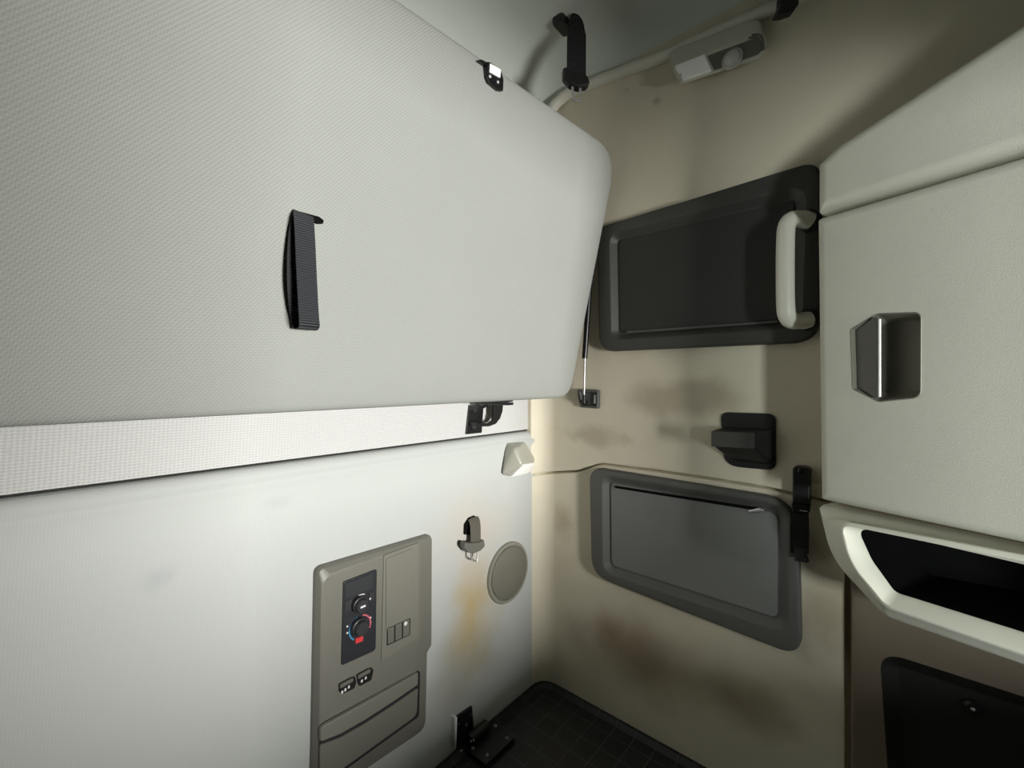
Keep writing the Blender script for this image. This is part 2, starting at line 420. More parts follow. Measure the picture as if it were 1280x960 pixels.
# pull strap
ps = thing('pull_strap', BUNK.P(380, 270), 'black webbing loop hanging from a slit in the grey bunk', 'strap')
PD = .0105
bm = NB(); c = BUNK.poly([(368, 265.5), (376, 265), (398, 271), (404, 275.5), (403, 280), (396, 280), (380, 275), (368, 271)], PD)
plate(bm, BUNK, Shape(c, .002, 3), PD - .001, PD + .003, .001)
obj('slit_bezel', bm, M['cubby'], ps)
def B(x, y, d): return BUNK.P(x, y, d + PD)
fp = [B(379, 267, .003), B(380, 276, .016), B(381.5, 300, .024), B(383, 335, .031), B(385, 375, .035), B(386.5, 400, .035), B(386.5, 409, .029), B(383, 411.5, .018), B(378, 409, .009), B(375.5, 395, .008), B(373.5, 380, .012), B(371.5, 350, .014), B(372, 315, .011), B(375, 285, .007), B(379, 269, .003)]
bm = NB(); ribbon(bm, smooth_path(fp, 5), BUNK.U, .0250, .0018)
obj('webbing_loop', bm, M['web'], ps, smooth=50)

# bunk top latch
lt = thing('bunk_latch', B(618, 95, 0), 'black steel latch with a bright striker plate on the top edge of the bunk', 'latch')
bm = NB(); plate(bm, BUNK, Shape(BUNK.poly([(609, 77), (613, 77), (627, 88), (630, 100), (629.5, 114), (623, 113), (611, 103), (608.5, 95)], .012), .003, 3), -.012, .012, .002)
obj('latch_plate', bm, M['blacksteel'], lt)
bm = NB(); plate(bm, BUNK, Shape(BUNK.poly([(597, 74), (603, 74), (613, 79), (612, 84)], .01), .001, 2), -.02, .009, .001)
obj('latch_arm', bm, M['blacksteel'], lt)
bm = NB(); plate(bm, BUNK, Shape(BUNK.poly([(612.8, 79), (626.5, 87), (625.5, 97.5), (612.2, 90)], .014), .0008, 2), .011, .014, .0006)
o = obj('striker', bm, M['lens'], lt); o['label'] = 'bright white plate'
for q in ((612.5, 95.5), (622.5, 102.5)):
    bm = NB(); dome(bm, BUNK, *BUNK.px(*q, .012), .012, .0032, .002); obj('bolt', bm, M['steel'], lt)

# bracket with loop below the bunk
br = thing('bunk_bracket', STRIP.P(595, 525), 'black steel bracket with a curved hook joining the wall to the bunk bottom', 'bracket')
bm = NB(); plate(bm, STRIP, Shape(STRIP.poly([(586.5, 507), (604.5, 505.5), (602, 541), (582.5, 543)], .004), .002, 3), .0, .005, .001)
obj('wall_plate', bm, M['blacksteel'], br)
for q in ((594, 513, .005), (593, 534, .007)):
    bm = NB(); u, v = STRIP.px(*q[:2], .006)
    disc(bm, STRIP, u, v, [(q[2] * 1.2, .005), (q[2] * 1.2, .007), (q[2] * .9, .0075), (q[2] * .8, .011), (q[2] * .5, .012)], 18); obj('bolt', bm, M['black'], br)
hd = .035
bm = NB(); plate(bm, STRIP, Shape(STRIP.poly([(617.5, 503), (629.5, 502.5), (628.5, 514), (625.5, 523), (620, 530), (612, 533), (598, 533.5), (598, 529.5), (611, 529), (616, 525.5), (617.5, 518)], hd), .002, 3), hd - .006, hd, .0015)
boxf(bm, STRIP, *sorted((STRIP.px(597, 530, hd)[0], STRIP.px(602, 530, hd)[0])), STRIP.px(600, 533, hd)[1], STRIP.px(600, 528, hd)[1], .004, hd - .002)
obj('hook', bm, M['blacksteel'], br)
bm = NB(); plate(bm, STRIP, Shape(STRIP.poly([(598, 507), (606, 506), (611, 501.5), (618, 500), (641, 499), (642, 502), (629, 503.5), (617, 503.5), (611, 506), (606, 510.5), (598, 511)], hd), .0015, 3), hd - .006, hd, .0015)
boxf(bm, STRIP, *sorted((STRIP.px(597, 510, hd)[0], STRIP.px(603, 510, hd)[0])), STRIP.px(600, 513, hd)[1], STRIP.px(600, 507.5, hd)[1], .004, hd - .002)
u0_, u1_ = STRIP.px(612, 500, .10)[0], STRIP.px(622, 500, .10)[0]; vt = STRIP.px(630, 500, hd)[1]
boxf(bm, STRIP, u0_, u1_, vt - .006, vt, hd - .002, .150, .001)
obj('arm', bm, M['blacksteel'], br)

# gas strut and its socket
sk = thing('strut_socket', SIDEU.P(736, 498), 'small grey recessed socket at the foot of the gas strut', 'socket')
bm = NB(); sh = Shape(SIDEU.poly([(722, 486.5), (749.5, 487.5), (749, 511), (726, 509)], .004), .006, 5)
v = loft(bm, SIDEU, [(sh.ring(), 0), (sh.ring(), .008), (sh.ring(.002), .011), (sh.ring(.006), .010), (sh.ring(.009), .0015)])
obj('cup', bm, M['socket'], sk)
bm = NB(); u, w = SIDEU.px(730, 503, .01); disc(bm, SIDEU, u, w, [(.007, .001), (.007, .008), (.005, .012)], 16); obj('ball_stud', bm, M['black'], sk)
bm = NB(); u, w = SIDEU.px(742.5, 499, .01); boxf(bm, SIDEU, u - .003, u + .003, w - .012, w + .012, .001, .006, .001); obj('clip', bm, M['steel'], sk)
st = thing('gas_strut', SIDEU.P(730, 500, .02), 'black gas strut with a bright rod between bunk and side wall', 'strut')
bm = NB(); tube(bm, [SIDEU.P(738, 340, .022), SIDEU.P(730.8, 448, .022)], .0075, 16); obj('cylinder', bm, M['blacksteel'], st)
bm = NB(); tube(bm, [SIDEU.P(731, 446, .022), SIDEU.P(730, 496, .022)], .0028, 12); obj('rod', bm, M['steel'], st)
bm = NB(); tube(bm, [SIDEU.P(730, 493, .022), SIDEU.P(729.9, 504, .020)], .0052, 12); obj('end_fitting', bm, M['black'], st)

# ------------------------------------------------------------------ back wall fittings
cp = thing('control_panel', BACK.P(460, 960), 'grey plastic control panel with knobs, switches and a drawer on the back wall', 'panel')
oc = BACK.poly([(391.5, 708), (535.5, 666), (535, 803), (529.5, 812), (527.5, 907), (386, 1001)])
rr = [.012, .012, .01, .01, .022, .015]
ic = BACK.poly([(405, 723), (526, 679), (526, 798), (521, 812), (519, 900), (401, 985)], .022)
bm = NB(); so, si = Shape(oc, rr, 6), Shape(ic, rr, 6)
loft(bm, BACK, [(so.ring(), 0), (so.ring(), .010), (so.ring(.003), .016), (si.ring(-.004), .0205), (si.ring(), .022)])
obj('housing', bm, M['control'], cp, smooth=15)
D = .022
def cpx(x, y, d=D): return BACK.px(x, y, d)
# raised cover on the right with its two edges
bm = NB(); plate(bm, BACK, Shape(BACK.poly([(479, 694), (523, 678), (522.5, 797), (476, 826)], D), [.003] * 4, 3), D - .001, D + .0025, .0015)
obj('cover', bm, M['control2'], cp)
bm = NB(); plate(bm, BACK, Shape(BACK.poly([(481.5, 698), (515.5, 684.5), (513, 772), (481, 790)], D), [.003] * 4, 3), D + .002, D + .0045, .0015)
obj('blank_plate', bm, M['control2'], cp)
# climate module
mo = BACK.poly([(428.5, 727), (470, 711), (468.5, 812), (426, 831)], D)
bm = NB(); plate(bm, BACK, Shape(mo, [.003, .003, .006, .003], 4), D - .001, D + .004, .0012)
md = obj('climate_module', bm, M['module'], cp)
E = D + .004
def sub(name, pts, d0, d1, m, parent, r=.0015, b=.0008, lab=None):
    bm = NB(); plate(bm, BACK, Shape(BACK.poly(pts, d0), r, 3), d0, d1, b); o = obj(name, bm, M[m] if isinstance(m, str) else m, parent)
    if lab: o['label'] = lab
    return o
sub('display', [(431.5, 730), (466, 716.5), (465.5, 735), (431.2, 748)], E, E + .0015, 'display', md)
sub('button', [(431, 752), (440, 748.5), (439.5, 762), (430.5, 766)], E, E + .002, 'knob', md)
sub('button', [(461, 741), (467, 738.5), (466.7, 750), (460.8, 752.5)], E, E + .002, 'knob', md)
for q, r_ in (((450.2, 756), .0150), ((450, 784), .0165)):
    bm = NB(); u, v = cpx(*q, E + .008)
    disc(bm, BACK, u, v, [(r_, E), (r_, E + .008), (r_ * .94, E + .010), (r_ * .86, E + .0105), (r_ * .80, E + .016), (r_ * .72, E + .018)], 28)
    kb = obj('dial_knob', bm, M['knob'], md)
    if q[1] < 770:
        bm = NB(); boxf(bm, BACK, u - .005, u + .005, v - .0018, v + .0018, E + .018, E + .0187); obj('symbol', bm, M['white'], kb)
u, v = cpx(450, 784, E)
for a0, a1, m in ((105, 235, 'blue'), (-25, 75, 'pink')):
    bm = NB(); n = 14
    ri = [(u + .0205 * math.cos(R(a0 + (a1 - a0) * k / n)), v + .0205 * math.sin(R(a0 + (a1 - a0) * k / n))) for k in range(n + 1)]
    ro = [(u + .0232 * math.cos(R(a0 + (a1 - a0) * k / n)), v + .0232 * math.sin(R(a0 + (a1 - a0) * k / n))) for k in range(n, -1, -1)]
    q = ri + ro; loft(bm, BACK, [(q, E - .0005), (q, E + .0008)]); o = obj('dial_scale', bm, M[m], md); o['label'] = ('blue cold arc' if m == 'blue' else 'red warm arc')
u, v = cpx(450.2, 756, E); bm = NB(); n = 12
ri = [(u + .0185 * math.cos(R(60 + 70 * k / n)), v + .0185 * math.sin(R(60 + 70 * k / n))) for k in range(n + 1)]
ro = [(u + .0200 * math.cos(R(60 + 70 * k / n)), v + .0200 * math.sin(R(60 + 70 * k / n))) for k in range(n, -1, -1)]
loft(bm, BACK, [(ri + ro, E - .0005), (ri + ro, E + .0006)]); obj('dial_scale', bm, M['white'], md)['label'] = 'pale arc above the fan dial'
sub('button', [(443.5, 798), (453.5, 794), (453, 800.5), (446, 803.5), (443.5, 804.5)], E, E + .003, 'red', md, lab='red button')
for q in ((462, 748), (434, 783), (463, 772), (463, 778), (434, 791)):
    bm = NB(); u, v = cpx(*q, E); boxf(bm, BACK, u - .0016, u + .0016, v - .0016, v + .0016, E - .0004, E + .0006 + (.0016 if q[1] == 748 else 0)); obj('symbol', bm, M['white'], md)
# three-switch block
sw = sub('switch_block', [(483.5, 785), (512, 772), (511.5, 793), (483, 806.5)], D + .002, D + .0055, 'black', cp)
G = D + .0055
for i in range(3):
    f0, f1 = (i + .08) / 3, (i + .92) / 3
    def lp(f, lo): return (483.3 + 28.5 * f, (785.8 if not lo else 805.5) - 13.1 * f)
    a, b, c_, d_ = lp(f0, 0), lp(f1, 0), lp(f1, 1), lp(f0, 1)
    s_ = sub('switch', [a, b, c_, d_], G - .0005, G + .002, 'flap', sw)
    if i == 2:
        bm = NB(); dome(bm, BACK, *BACK.px((a[0] + b[0]) / 2, (a[1] + b[1]) / 2 + 4.5, G + .002), G + .002, .0042, .002); obj('indicator', bm, M['white'], s_)
# two rocker switches
for k, q in enumerate(([(424, 853), (442.5, 844.5), (444, 851), (441.5, 859), (426, 866.5), (422.5, 863)], [(446.5, 842.5), (463.5, 833.5), (465.5, 836), (462.5, 849), (447.5, 856.5), (445.5, 850)])):
    rk = sub('rocker_switch', q, D - .001, D + .005, 'black', cp, r=.003, b=.002)
    cx = sum(p[0] for p in q) / 6; cy = sum(p[1] for p in q) / 6
    u, v = BACK.px(cx, cy, D + .005)
    bm = NB(); boxf(bm, BACK, u - .014, u + .012, v + .001, v + .008, D + .004, D + .008, .0015); obj('rocker', bm, M['flap'], rk)
    for dx in ((-.009, -.003, .004) if k == 0 else (-.005, .003)):
        bm = NB(); boxf(bm, BACK, u + dx - .0018, u + dx + .0018, v - .009 + dx * .2, v - .004 + dx * .2, D + .0049, D + .0058); obj('symbol', bm, M['white'], rk)
# drawer: upper flap with a curved pull, lower pocket
dr = sub('drawer', [(398.5, 905), (524.5, 836.5), (523, 895), (398, 985)], D - .001, D + .002, 'module', cp, r=.008, b=.001)
pl = [(400, 908.5), (523, 840), (522.5, 856), (492, 877), (455, 901), (425, 918), (400, 928)]
bm = NB(); plate(bm, BACK, Shape(BACK.poly(pl, D + .006), [.008, .004, .003, .004, .004, .004, .006], 4), D + .001, D + .008, .004); obj('drawer_pull', bm, M['control2'], dr)
pl = [(400, 931), (425, 922), (455, 905), (492, 881), (522.3, 860), (521, 894), (399, 982)]
bm = NB(); plate(bm, BACK, Shape(BACK.poly(pl, D + .004), [.003, .004, .004, .004, .003, .012, .01], 4), D + .001, D + .0055, .002); obj('drawer_front', bm, M['control'], dr)

# hooded reading lamp on the back wall
rl = thing('reading_lamp', BACK.P(646, 580), 'small grey hooded reading lamp on the back wall under the bunk', 'lamp')
hp_ = dict(A=(632, 553, 0), B=(656, 551, 0), C=(668.5, 572, 0), D=(664, 590, 0), E=(650, 595, 0), F=(627, 594, 0), E1=(637.5, 595.5, .014), P=(652.5, 580.5, .052), Q=(643, 560, .034), Q2=(650, 558, .034), C1=(668.5, 578, .020), D1=(665, 587, .008), F1=(627.5, 592, .008))
hp_ = {k: BACK.P(*v) for k, v in hp_.items()}
bm = NB(); vv = [bm.verts.new(p) for p in hp_.values()]
bmesh.ops.convex_hull(bm, input=vv)
bmesh.ops.delete(bm, geom=[v for v in bm.verts if not v.link_faces], context='VERTS')
hd_ = obj('hood', bm, M['hood'], rl, smooth=0)
rm = hd_.modifiers.new('remesh', 'REMESH'); rm.mode = 'VOXEL'; rm.voxel_size = .0014; rm.use_smooth_shade = True
sm_ = hd_.modifiers.new('smooth', 'SMOOTH'); sm_.factor = .5; sm_.iterations = 140
lq = [hp_['E1'], hp_['P'], hp_['C1'], hp_['D1'], (hp_['E'] + hp_['D1']) * .5]
cen = sum(lq, Vector()) / 5; nn = (lq[1] - lq[0]).cross(lq[2] - lq[0]).normalized()
if nn.z > 0: nn = -nn
bm = NB(); va = [bm.verts.new(cen + (p - cen) * .94 + nn * .0022) for p in lq]; vb = [bm.verts.new(cen + (p - cen) * .88 + nn * .0042) for p in lq]; vc = [bm.verts.new(cen + (p - cen) * .9 - nn * .006) for p in lq]
for i in range(5):
    bm.faces.new((va[i], va[(i + 1) % 5], vb[(i + 1) % 5], vb[i])); bm.faces.new((vc[i], vc[(i + 1) % 5], va[(i + 1) % 5], va[i]))
bm.faces.new(vb); bm.faces.new(vc[::-1])
obj('lens', bm, M['lens'], rl)

# belt tongue parked in a slot of the back wall
bc = thing('belt_catch', BACK.P(591, 675), 'grey belt tongue hanging from a black slot in the back wall', 'seatbelt')
bm = NB(); plate(bm, BACK, Shape(BACK.poly([(579, 668), (579.5, 655), (585, 647), (592, 644), (597, 650), (596, 668)]), .004, 4), 0, .004, .002); obj('slot', bm, M['cubby'], bc)
bm = NB(); ribbon(bm, smooth_path([BACK.P(591, 647, .004), BACK.P(593.5, 653, .014), BACK.P(594.5, 664, .020), BACK.P(594.5, 680, .022)], 5), Vector((1, -.15, .1)), .030, .002); obj('webbing', bm, M['webgrey'], bc)
bm = NB(); plate(bm, BACK, Shape(BACK.poly([(578.5, 677), (586, 678), (597, 677), (603, 673.5), (604, 682), (599, 687.5), (590, 691.5), (583, 690), (578, 684)], .022), .004, 4), .014, .030, .004); obj('tongue_body', bm, M['flap'], bc)
bm = NB(); tube(bm, [BACK.P(588.5, 688, .022), BACK.P(589, 698, .022), BACK.P(592, 700.5, .022), BACK.P(595.5, 701.5, .022), BACK.P(597, 696, .022), BACK.P(596.5, 686, .022)], .0022, 8); obj('metal_tongue', bm, M['steel'], bc)

# speaker
su, sv = [(a + b) / 2 for a, b in zip(BACK.px(608, 715), BACK.px(658.5, 715))]
sp = thing('speaker', BACK.pt(su, sv), 'round olive grey speaker cover low on the back wall', 'speaker')
bm = NB(); r_ = .0815
disc(bm, BACK, su, sv, [(r_, 0), (r_, .004), (r_ - .002, .007), (r_ - .006, .008), (r_ - .009, .007), (r_ - .0105, .003)], 64); obj('rim', bm, M['spring'], sp)
bm = NB(); disc(bm, BACK, su, sv, [(r_ - .012, .002), (r_ - .012, .006), (r_ - .014, .008), (r_ * .6, .011), (r_ * .3, .0125)], 64); obj('grille', bm, M['speaker'], sp, smooth=60)

# lower bracket, bolted to the back wall at the mat
lb = thing('floor_bracket', BACK.P(582, 930), 'black steel hinge bracket with bolts at the foot of the back wall', 'bracket')
bm = NB(); plate(bm, BACK, Shape(BACK.poly([(572, 896), (590.5, 883), (593, 922), (594, 945), (570, 962)], .006), .0015, 3), 0, .006, .001); obj('wall_plate', bm, M['blacksteel'], lb)
bm = NB(); plate(bm, BACK, Shape(BACK.poly([(568, 897), (571.3, 896), (570.5, 921), (569.3, 943)], .012), .0008, 2), 0, .013, .0006); obj('edge_flange', bm, M['lens'], lb)  # flange coloured white to imitate bare metal catching the light
for q, r_ in (((583, 906), .0045), ((589.5, 893.5), .002), ((573.5, 905), .002)):
    bm = NB(); dome(bm, BACK, *BACK.px(*q, .006), .006, r_, .002); obj('bolt', bm, M['bolt'], lb)
hz = MATZ
a_ = BACK.P(578, 936, .012); ha, hb = BACK.pt(BACK.px(578, 938)[0], hz + .028, .024), BACK.pt(BACK.px(600, 926)[0], hz + .028, .024)
bm = NB(); tube(bm, [ha, hb], .013, 18); obj('hinge_barrel', bm, M['blacksteel'], lb)
HF = Fr((0, 0, hz + .006), (1, 0, 0), (0, 1, 0), (0, 0, 1))
x0 = BACK.px(574, 938)[0]; x1 = BACK.px(612, 930)[0]
bm = NB(); plate(bm, HF, Shape([(x0, Y0 - .09), (x1, Y0 - .09), (x1, Y0 - .014), (x0, Y0 - .014)], .006, 4), -.006, .008, .002); obj('base_plate', bm, M['blacksteel'], lb)
for x, y in ((x0 + .012, Y0 - .035), (x1 - .010, Y0 - .03), (x0 + .02, Y0 - .075), (x1 - .02, Y0 - .078)):
    bm = NB(); dome(bm, HF, x, y, .008, .0055, .004); obj('bolt', bm, M['bolt'], lb)
for q in ((588.5, 926.5), (592, 925.5), (576.5, 938)):
    bm = NB(); dome(bm, BACK, *BACK.px(*q, .036), .036, .002, .002); obj('bolt', bm, M['steel'], lb)

# ------------------------------------------------------------------ side wall fittings
def recess(name, label, fr, outer, ro, inner, ri, mf, mp, dout, din):
    t = thing(name, fr.P((outer[0][0] + outer[2][0]) / 2, (outer[0][1] + outer[2][1]) / 2), label, 'storage door')
    so = Shape(fr.poly(outer, 0), ro, 8); si = Shape(fr.poly(inner, din), ri, 8)
    bm = NB()
    k = dout - din
    loft(bm, fr, [(so.ring(), -.002), (so.ring(), dout - .006), (so.ring(.0015), dout - .002), (so.ring(.005), dout), (si.ring(-.020), dout), (si.ring(-.016), dout - .002), (si.ring(-.004), din + .001), (si.ring(), din - .0005)])
    obj('frame', bm, mf, t, smooth=40)
    bm = NB(); plate(bm, fr, Shape(offset_poly(si.p, .0022), ri, 8), din - .002, din + .0028, .0015)
    return t, obj('door', bm, mp, t)
ud, ud_door = recess('storage_cover', 'dark charcoal storage cover with a white grab handle, high on the side wall', SIDEU,
    [(750.5, 287), (1027, 203), (1027, 428), (753, 440)], [.03, .03, .045, .04],
    [(773, 300), (995, 249), (990, 400), (775, 417)], [.010, .012, .012, .010], M['dark'], M['darkpanel'], .020, .004)
bm = NB(); tube(bm, [SIDEU.P(784, 415, .012), SIDEU.P(880, 408.5, .012), SIDEU.P(972, 402, .012)], .0028, 10); obj('lip', bm, M['lowdark'], ud)
ld, ld_door = recess('storage_cover', 'grey storage cover set in the stained lower half of the side wall', SIDE,
    [(740.5, 582.5), (999, 624), (1004, 818), (743.5, 716)], [.035, .06, .035, .05],
    [(763, 602), (974, 640), (974, 774), (764, 707)], [.010, .016, .012, .012], M['lowdark'], M['lowpanel'], .020, .006)
bm = NB(); a, b = SIDE.P(769, 608.5, .0105), SIDE.P(950, 637, .0105)
tube(bm, [a, b], .0032, 10); obj('slot', bm, M['cubby'], ld)
bm = NB(); tube(bm, [SIDE.P(936, 639.5, .012), SIDE.P(950, 637.5, .013), SIDE.P(955, 638, .012)], [(.0015, .003), (.004, .005), (.002, .002)], 10); obj('clip', bm, M['steel'], ld)

# grab handle
gh = thing('grab_handle', SIDEU.P(1000, 340), 'cream moulded grab handle beside the charcoal storage cover', 'handle')
hp = [(1012, 277, .0235), (1003, 274, .034), (991, 274, .052), (984, 281, .066), (982, 300, .070), (981.5, 340, .071), (982, 380, .071), (984, 394, .067), (990, 401, .053), (1002, 401, .034), (1011, 400, .0235)]
bm = NB(); pp = smooth_path([SIDEU.P(*q) for q in hp], 5); tube(bm, pp, [.0165] * 6 + [.0155] * (len(pp) - 12) + [.0165] * 6, 20)
obj('bar', bm, M['handle'], gh, smooth=80)
for y in (277, 400):
    bm = NB(); u, v = SIDEU.px(1011, y, .02); disc(bm, SIDEU, u, v, [(.022, .0225), (.022, .026), (.018, .029)], 20); obj('mount', bm, M['black'], gh)

# black hook-shaped holder
ch = thing('cup_holder', SIDEU.P(935, 550), 'black plastic holder jutting from the side wall between the two storage covers', 'holder')
bm = NB(); plate(bm, SIDEU, Shape(SIDEU.poly([(901, 515), (970, 517), (970, 588), (905, 582)]), [.014, .014, .018, .03], 6), 0, .006, .003); obj('back_plate', bm, M['black'], ch)
q0 = SIDEU.poly([(900, 534), (968, 536), (968, 582), (908, 575)], .006)
q1 = SIDEU.poly([(890, 538), (943, 541), (943, 560), (890, 557)], .055)
bm = NB(); A, Bq = Shape(q0, [.006, .006, .014, .02], 5), Shape(q1, .003, 5)
loft(bm, SIDEU, [(A.ring(), .005), (Bq.ring(), .052), (Bq.ring(.002), .055)])
obj('pocket', bm, M['black'], ch)
bm = NB(); plate(bm, SIDEU, Shape(SIDEU.poly([(889.5, 538.5), (943.5, 541.5), (943.5, 561), (889.5, 558)], .055), .002, 3), .054, .059, .0015); obj('front_lip', bm, M['dark'], ch)

# strap with side-release buckle
sb = thing('buckle_strap', SIDEU.P(1001, 600), 'short black strap with a buckle hanging over the corner of the grey storage cover', 'strap')
bm = NB(); plate(bm, SIDEU, Shape(SIDEU.poly([(991, 582.5), (1013, 584), (1012, 638), (991, 636)], .02), .008, 5), 0, .026, .003); obj('anchor_tab', bm, M['black'], sb)
bm = NB(); dome(bm, SIDEU, *SIDEU.px(1001, 589, .026), .026, .006, .002); obj('rivet', bm, M['blacksteel'], sb)
bm = NB(); plate(bm, SIDEU, Shape(SIDEU.poly([(989.5, 628), (1013, 631), (1011.5, 642), (990.5, 640)], .03), .003, 3), .02, .036, .003); obj('buckle', bm, M['blacksteel'], sb)
bm = NB(); u, v = SIDEU.px(1004.5, 638.5, .036); boxf(bm, SIDEU, u - .006, u + .006, v - .001, v + .001, .0355, .0368); obj('glint_pin', bm, M['steel'], sb)
bm = NB(); ribbon(bm, smooth_path([SIDEU.P(1001.5, 638, .029), SIDEU.P(1002, 655, .033), SIDEU.P(1002, 672, .033), SIDEU.P(1001.5, 690, .030)], 4), SIDEU.U, .024, .002); obj('webbing', bm, M['webdark'], sb)
bm = NB(); ribbon(bm, smooth_path([SIDEU.P(996, 640, .024), SIDEU.P(995, 660, .024), SIDEU.P(995, 692, .024)], 4), SIDEU.U, .020, .002); obj('webbing', bm, M['webdark'], sb)
bm = NB(); plate(bm, SIDEU, Shape(SIDEU.poly([(994, 684), (1010, 685), (1010, 692), (1008, 695), (1012, 703), (993, 700), (995, 694), (993, 690)], .03), .002, 3), .024, .037, .003); obj('buckle_end', bm, M['black'], sb)

# dome lamp by the ceiling
dl = thing('side_lamp', SIDE.P(900, 65), 'long grey lamp with a white lens and round spot under the ceiling bead', 'lamp')
bo_ = Shape(SIDEU.poly([(834, 71), (956, 27), (962, 66), (849, 105)]), [.02, .03, .02, .016], 7)
bi_ = Shape(SIDEU.poly([(840, 83), (949, 41), (955, 67), (853, 101)], .034), [.010, .016, .012, .010], 7)
bm = NB(); loft(bm, SIDEU, [(bo_.ring(), -.001), (bo_.ring(), .012), (bo_.ring(.003), .022), (bi_.ring(-.005), .031), (bi_.ring(), .034)])
obj('housing', bm, M['lampbody'], dl)
bm = NB(); plate(bm, SIDEU, Shape(SIDEU.poly([(842, 84), (881.5, 69), (890, 89), (854, 101.5)], .034), [.006, .002, .002, .008], 4), .033, .040, .003); ln = obj('lens', bm, M['lens'], dl); ln['label'] = 'white milky lens'
bm = NB(); u, v = SIDEU.px(849.5, 95, .04); boxf(bm, SIDEU, u - .005, u + .005, v - .004, v + .004, .039, .042, .001); obj('switch', bm, M['lampbody'], dl)
bm = NB(); plate(bm, SIDEU, Shape(SIDEU.poly([(884, 70), (948, 46), (954, 66), (893, 88)], .034), [.002, .014, .01, .002], 4), .033, .036, .002); obj('spot_panel', bm, M['flap'], dl)
bm = NB(); u, v = SIDEU.px(915, 72.5, .04); disc(bm, SIDEU, u, v, [(.021, .035), (.021, .039), (.018, .041)], 24); dome(bm, SIDEU, u, v, .040, .0175, .012, 24); obj('spot', bm, M['spot'], dl, smooth=60)
for k in range(2):
    bm = NB(); tube(bm, smooth_path([SIDEU.P(936 + 4 * k, 47.5 - 4 * k, .034), SIDEU.P(946 + 4 * k, 47 - 3 * k, .034), SIDEU.P(950.5 + 3 * k, 54 - 3 * k, .034), SIDEU.P(951.5 + 3 * k, 64 - 2 * k, .034)], 5), .0022, 8); obj('fin', bm, M['flap'], dl)

# ------------------------------------------------------------------ ceiling belts
cb = thing('ceiling_belt', CEILF.P(705, 28), 'black belt with a clear metal tongue hanging from the ceiling by the bead', 'seatbelt')
c0 = CEILF.P(705, 28)
CV = Fr(c0, Rt, Up, -Fw)                       # upright plane through the anchor
bm = NB(); plate(bm, CEILF, Shape([(c0.x + a, c0.y + b) for a, b in ((-.03, -.014), (.026, -.014), (.026, .018), (-.03, .018))], .008, 5), -.001, .016, .005); obj('anchor', bm, M['black'], cb)
wp = [CV.P(712, 24, .03), CV.P(718, 27, .03), CV.P(720.5, 40, .03), CV.P(720.5, 70, .03), CV.P(720.5, 98, .03)]
bm = NB(); ribbon(bm, smooth_path(wp, 5), Rt, [.022, .028, .032, .034, .036, .036, .038, .038, .040, .040, .042] + [.046] * 10, .0022); obj('webbing', bm, M['webdark'], cb)
bm = NB(); plate(bm, CV, Shape(CV.poly([(703, 86), (709, 85), (712, 90), (729, 93.5), (735, 97), (737, 104), (733, 109), (722, 110.5), (712, 107), (703.5, 98)], .035), .006, 5), .022, .042, .006); obj('tongue_body', bm, M['black'], cb)
bm = NB(); tube(bm, [CV.P(715.5, 106, .033), CV.P(716, 124, .033), CV.P(719, 126, .033), CV.P(724, 126, .033), CV.P(725.5, 123, .033), CV.P(725, 107, .033)], .003, 8); obj('metal_tongue', bm, M['steel'], cb)
c1 = SIDE.P(984, -30, .05)
cb2 = thing('ceiling_belt', c1, 'black belt end dangling at the top of the picture, right of the lamp', 'seatbelt')
CW = Fr(c1, Rt, Up, -Fw)
bm = NB(); plate(bm, CW, Shape(CW.poly([(974, -4), (973.5, 8), (967.5, 22), (978, 21), (990, 17), (996.5, 8), (995, -4)]), .002, 4), -.008, .008, .004); obj('tongue_body', bm, M['black'], cb2)
bm = NB(); ribbon(bm, [CW.P(985, 0), CW.P(984, -25), CW.P(983, -45)], Rt, .034, .0022); obj('webbing', bm, M['webdark'], cb2)
bm = NB(); u_, v_ = CEILF.px(983, -45); pz = CW.P(983, -45); boxf(bm, Fr((pz.x, pz.y, pz.z), (1, 0, 0), (0, 1, 0), (0, 0, -1)), -.025, .022, -.018, .018, -.045, .004, .004); obj('anchor', bm, M['black'], cb2)

# ------------------------------------------------------------------ cabinet on the right
UE = .50
def cext(p, q, u=UE): return ext(CAB.px(*p), CAB.px(*q), u)
cabn = thing('wall_cabinet', CAB.pt(.2, 0, -.1), 'tall grey plastic cabinet with a recessed latch and open shelf on the right', 'cabinet')
# plinth body behind the doors, coloured darker to put shade into the gaps
pz0, pz1 = CAB.px(1022, 640)[1] + .0, CAB.px(1047, 185)[1]
bm = NB(); a, b = CAB.pt(.006, 0, -.060), CAB.pt(UE, 0, -.060)
plan = [(a.x, a.y), (b.x, b.y), (X0 - .006, b.y), (X0 - .006, a.y)]
z2 = cext((1047, 178), (1280, 25))[1]
lo = [bm.verts.new((x, y, pz0)) for x, y in plan]; hi = [bm.verts.new((x, y, z - .012)) for (x, y), z in zip(plan, (pz1, z2, z2, pz1))]
for i in range(4): bm.faces.new((lo[i], lo[(i + 1) % 4], hi[(i + 1) % 4], hi[i]))
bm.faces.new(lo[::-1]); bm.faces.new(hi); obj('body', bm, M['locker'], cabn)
def face_part(name, corners, r, m, b=.014, d0=-.062):
    bm = NB(); sh = Shape(corners, r, 6)
    rings = [(sh.ring(), d0), (sh.ring(), -b)] + [(sh.ring(b * (1 - math.cos(R(t)))), -b + b * math.sin(R(t))) for t in (22, 45, 68, 90)]
    loft(bm, CAB, rings); return obj(name, bm, m, cabn, smooth=60)
face_part('top_panel', [CAB.px(1018.5, 267), CAB.px(1018.5, 204), CAB.px(1045, 179), cext((1045, 179), (1280, 23)), cext((1018.5, 267), (1280, 185))], [.004, .010, .02, .01, .01], M['cab'], .020)
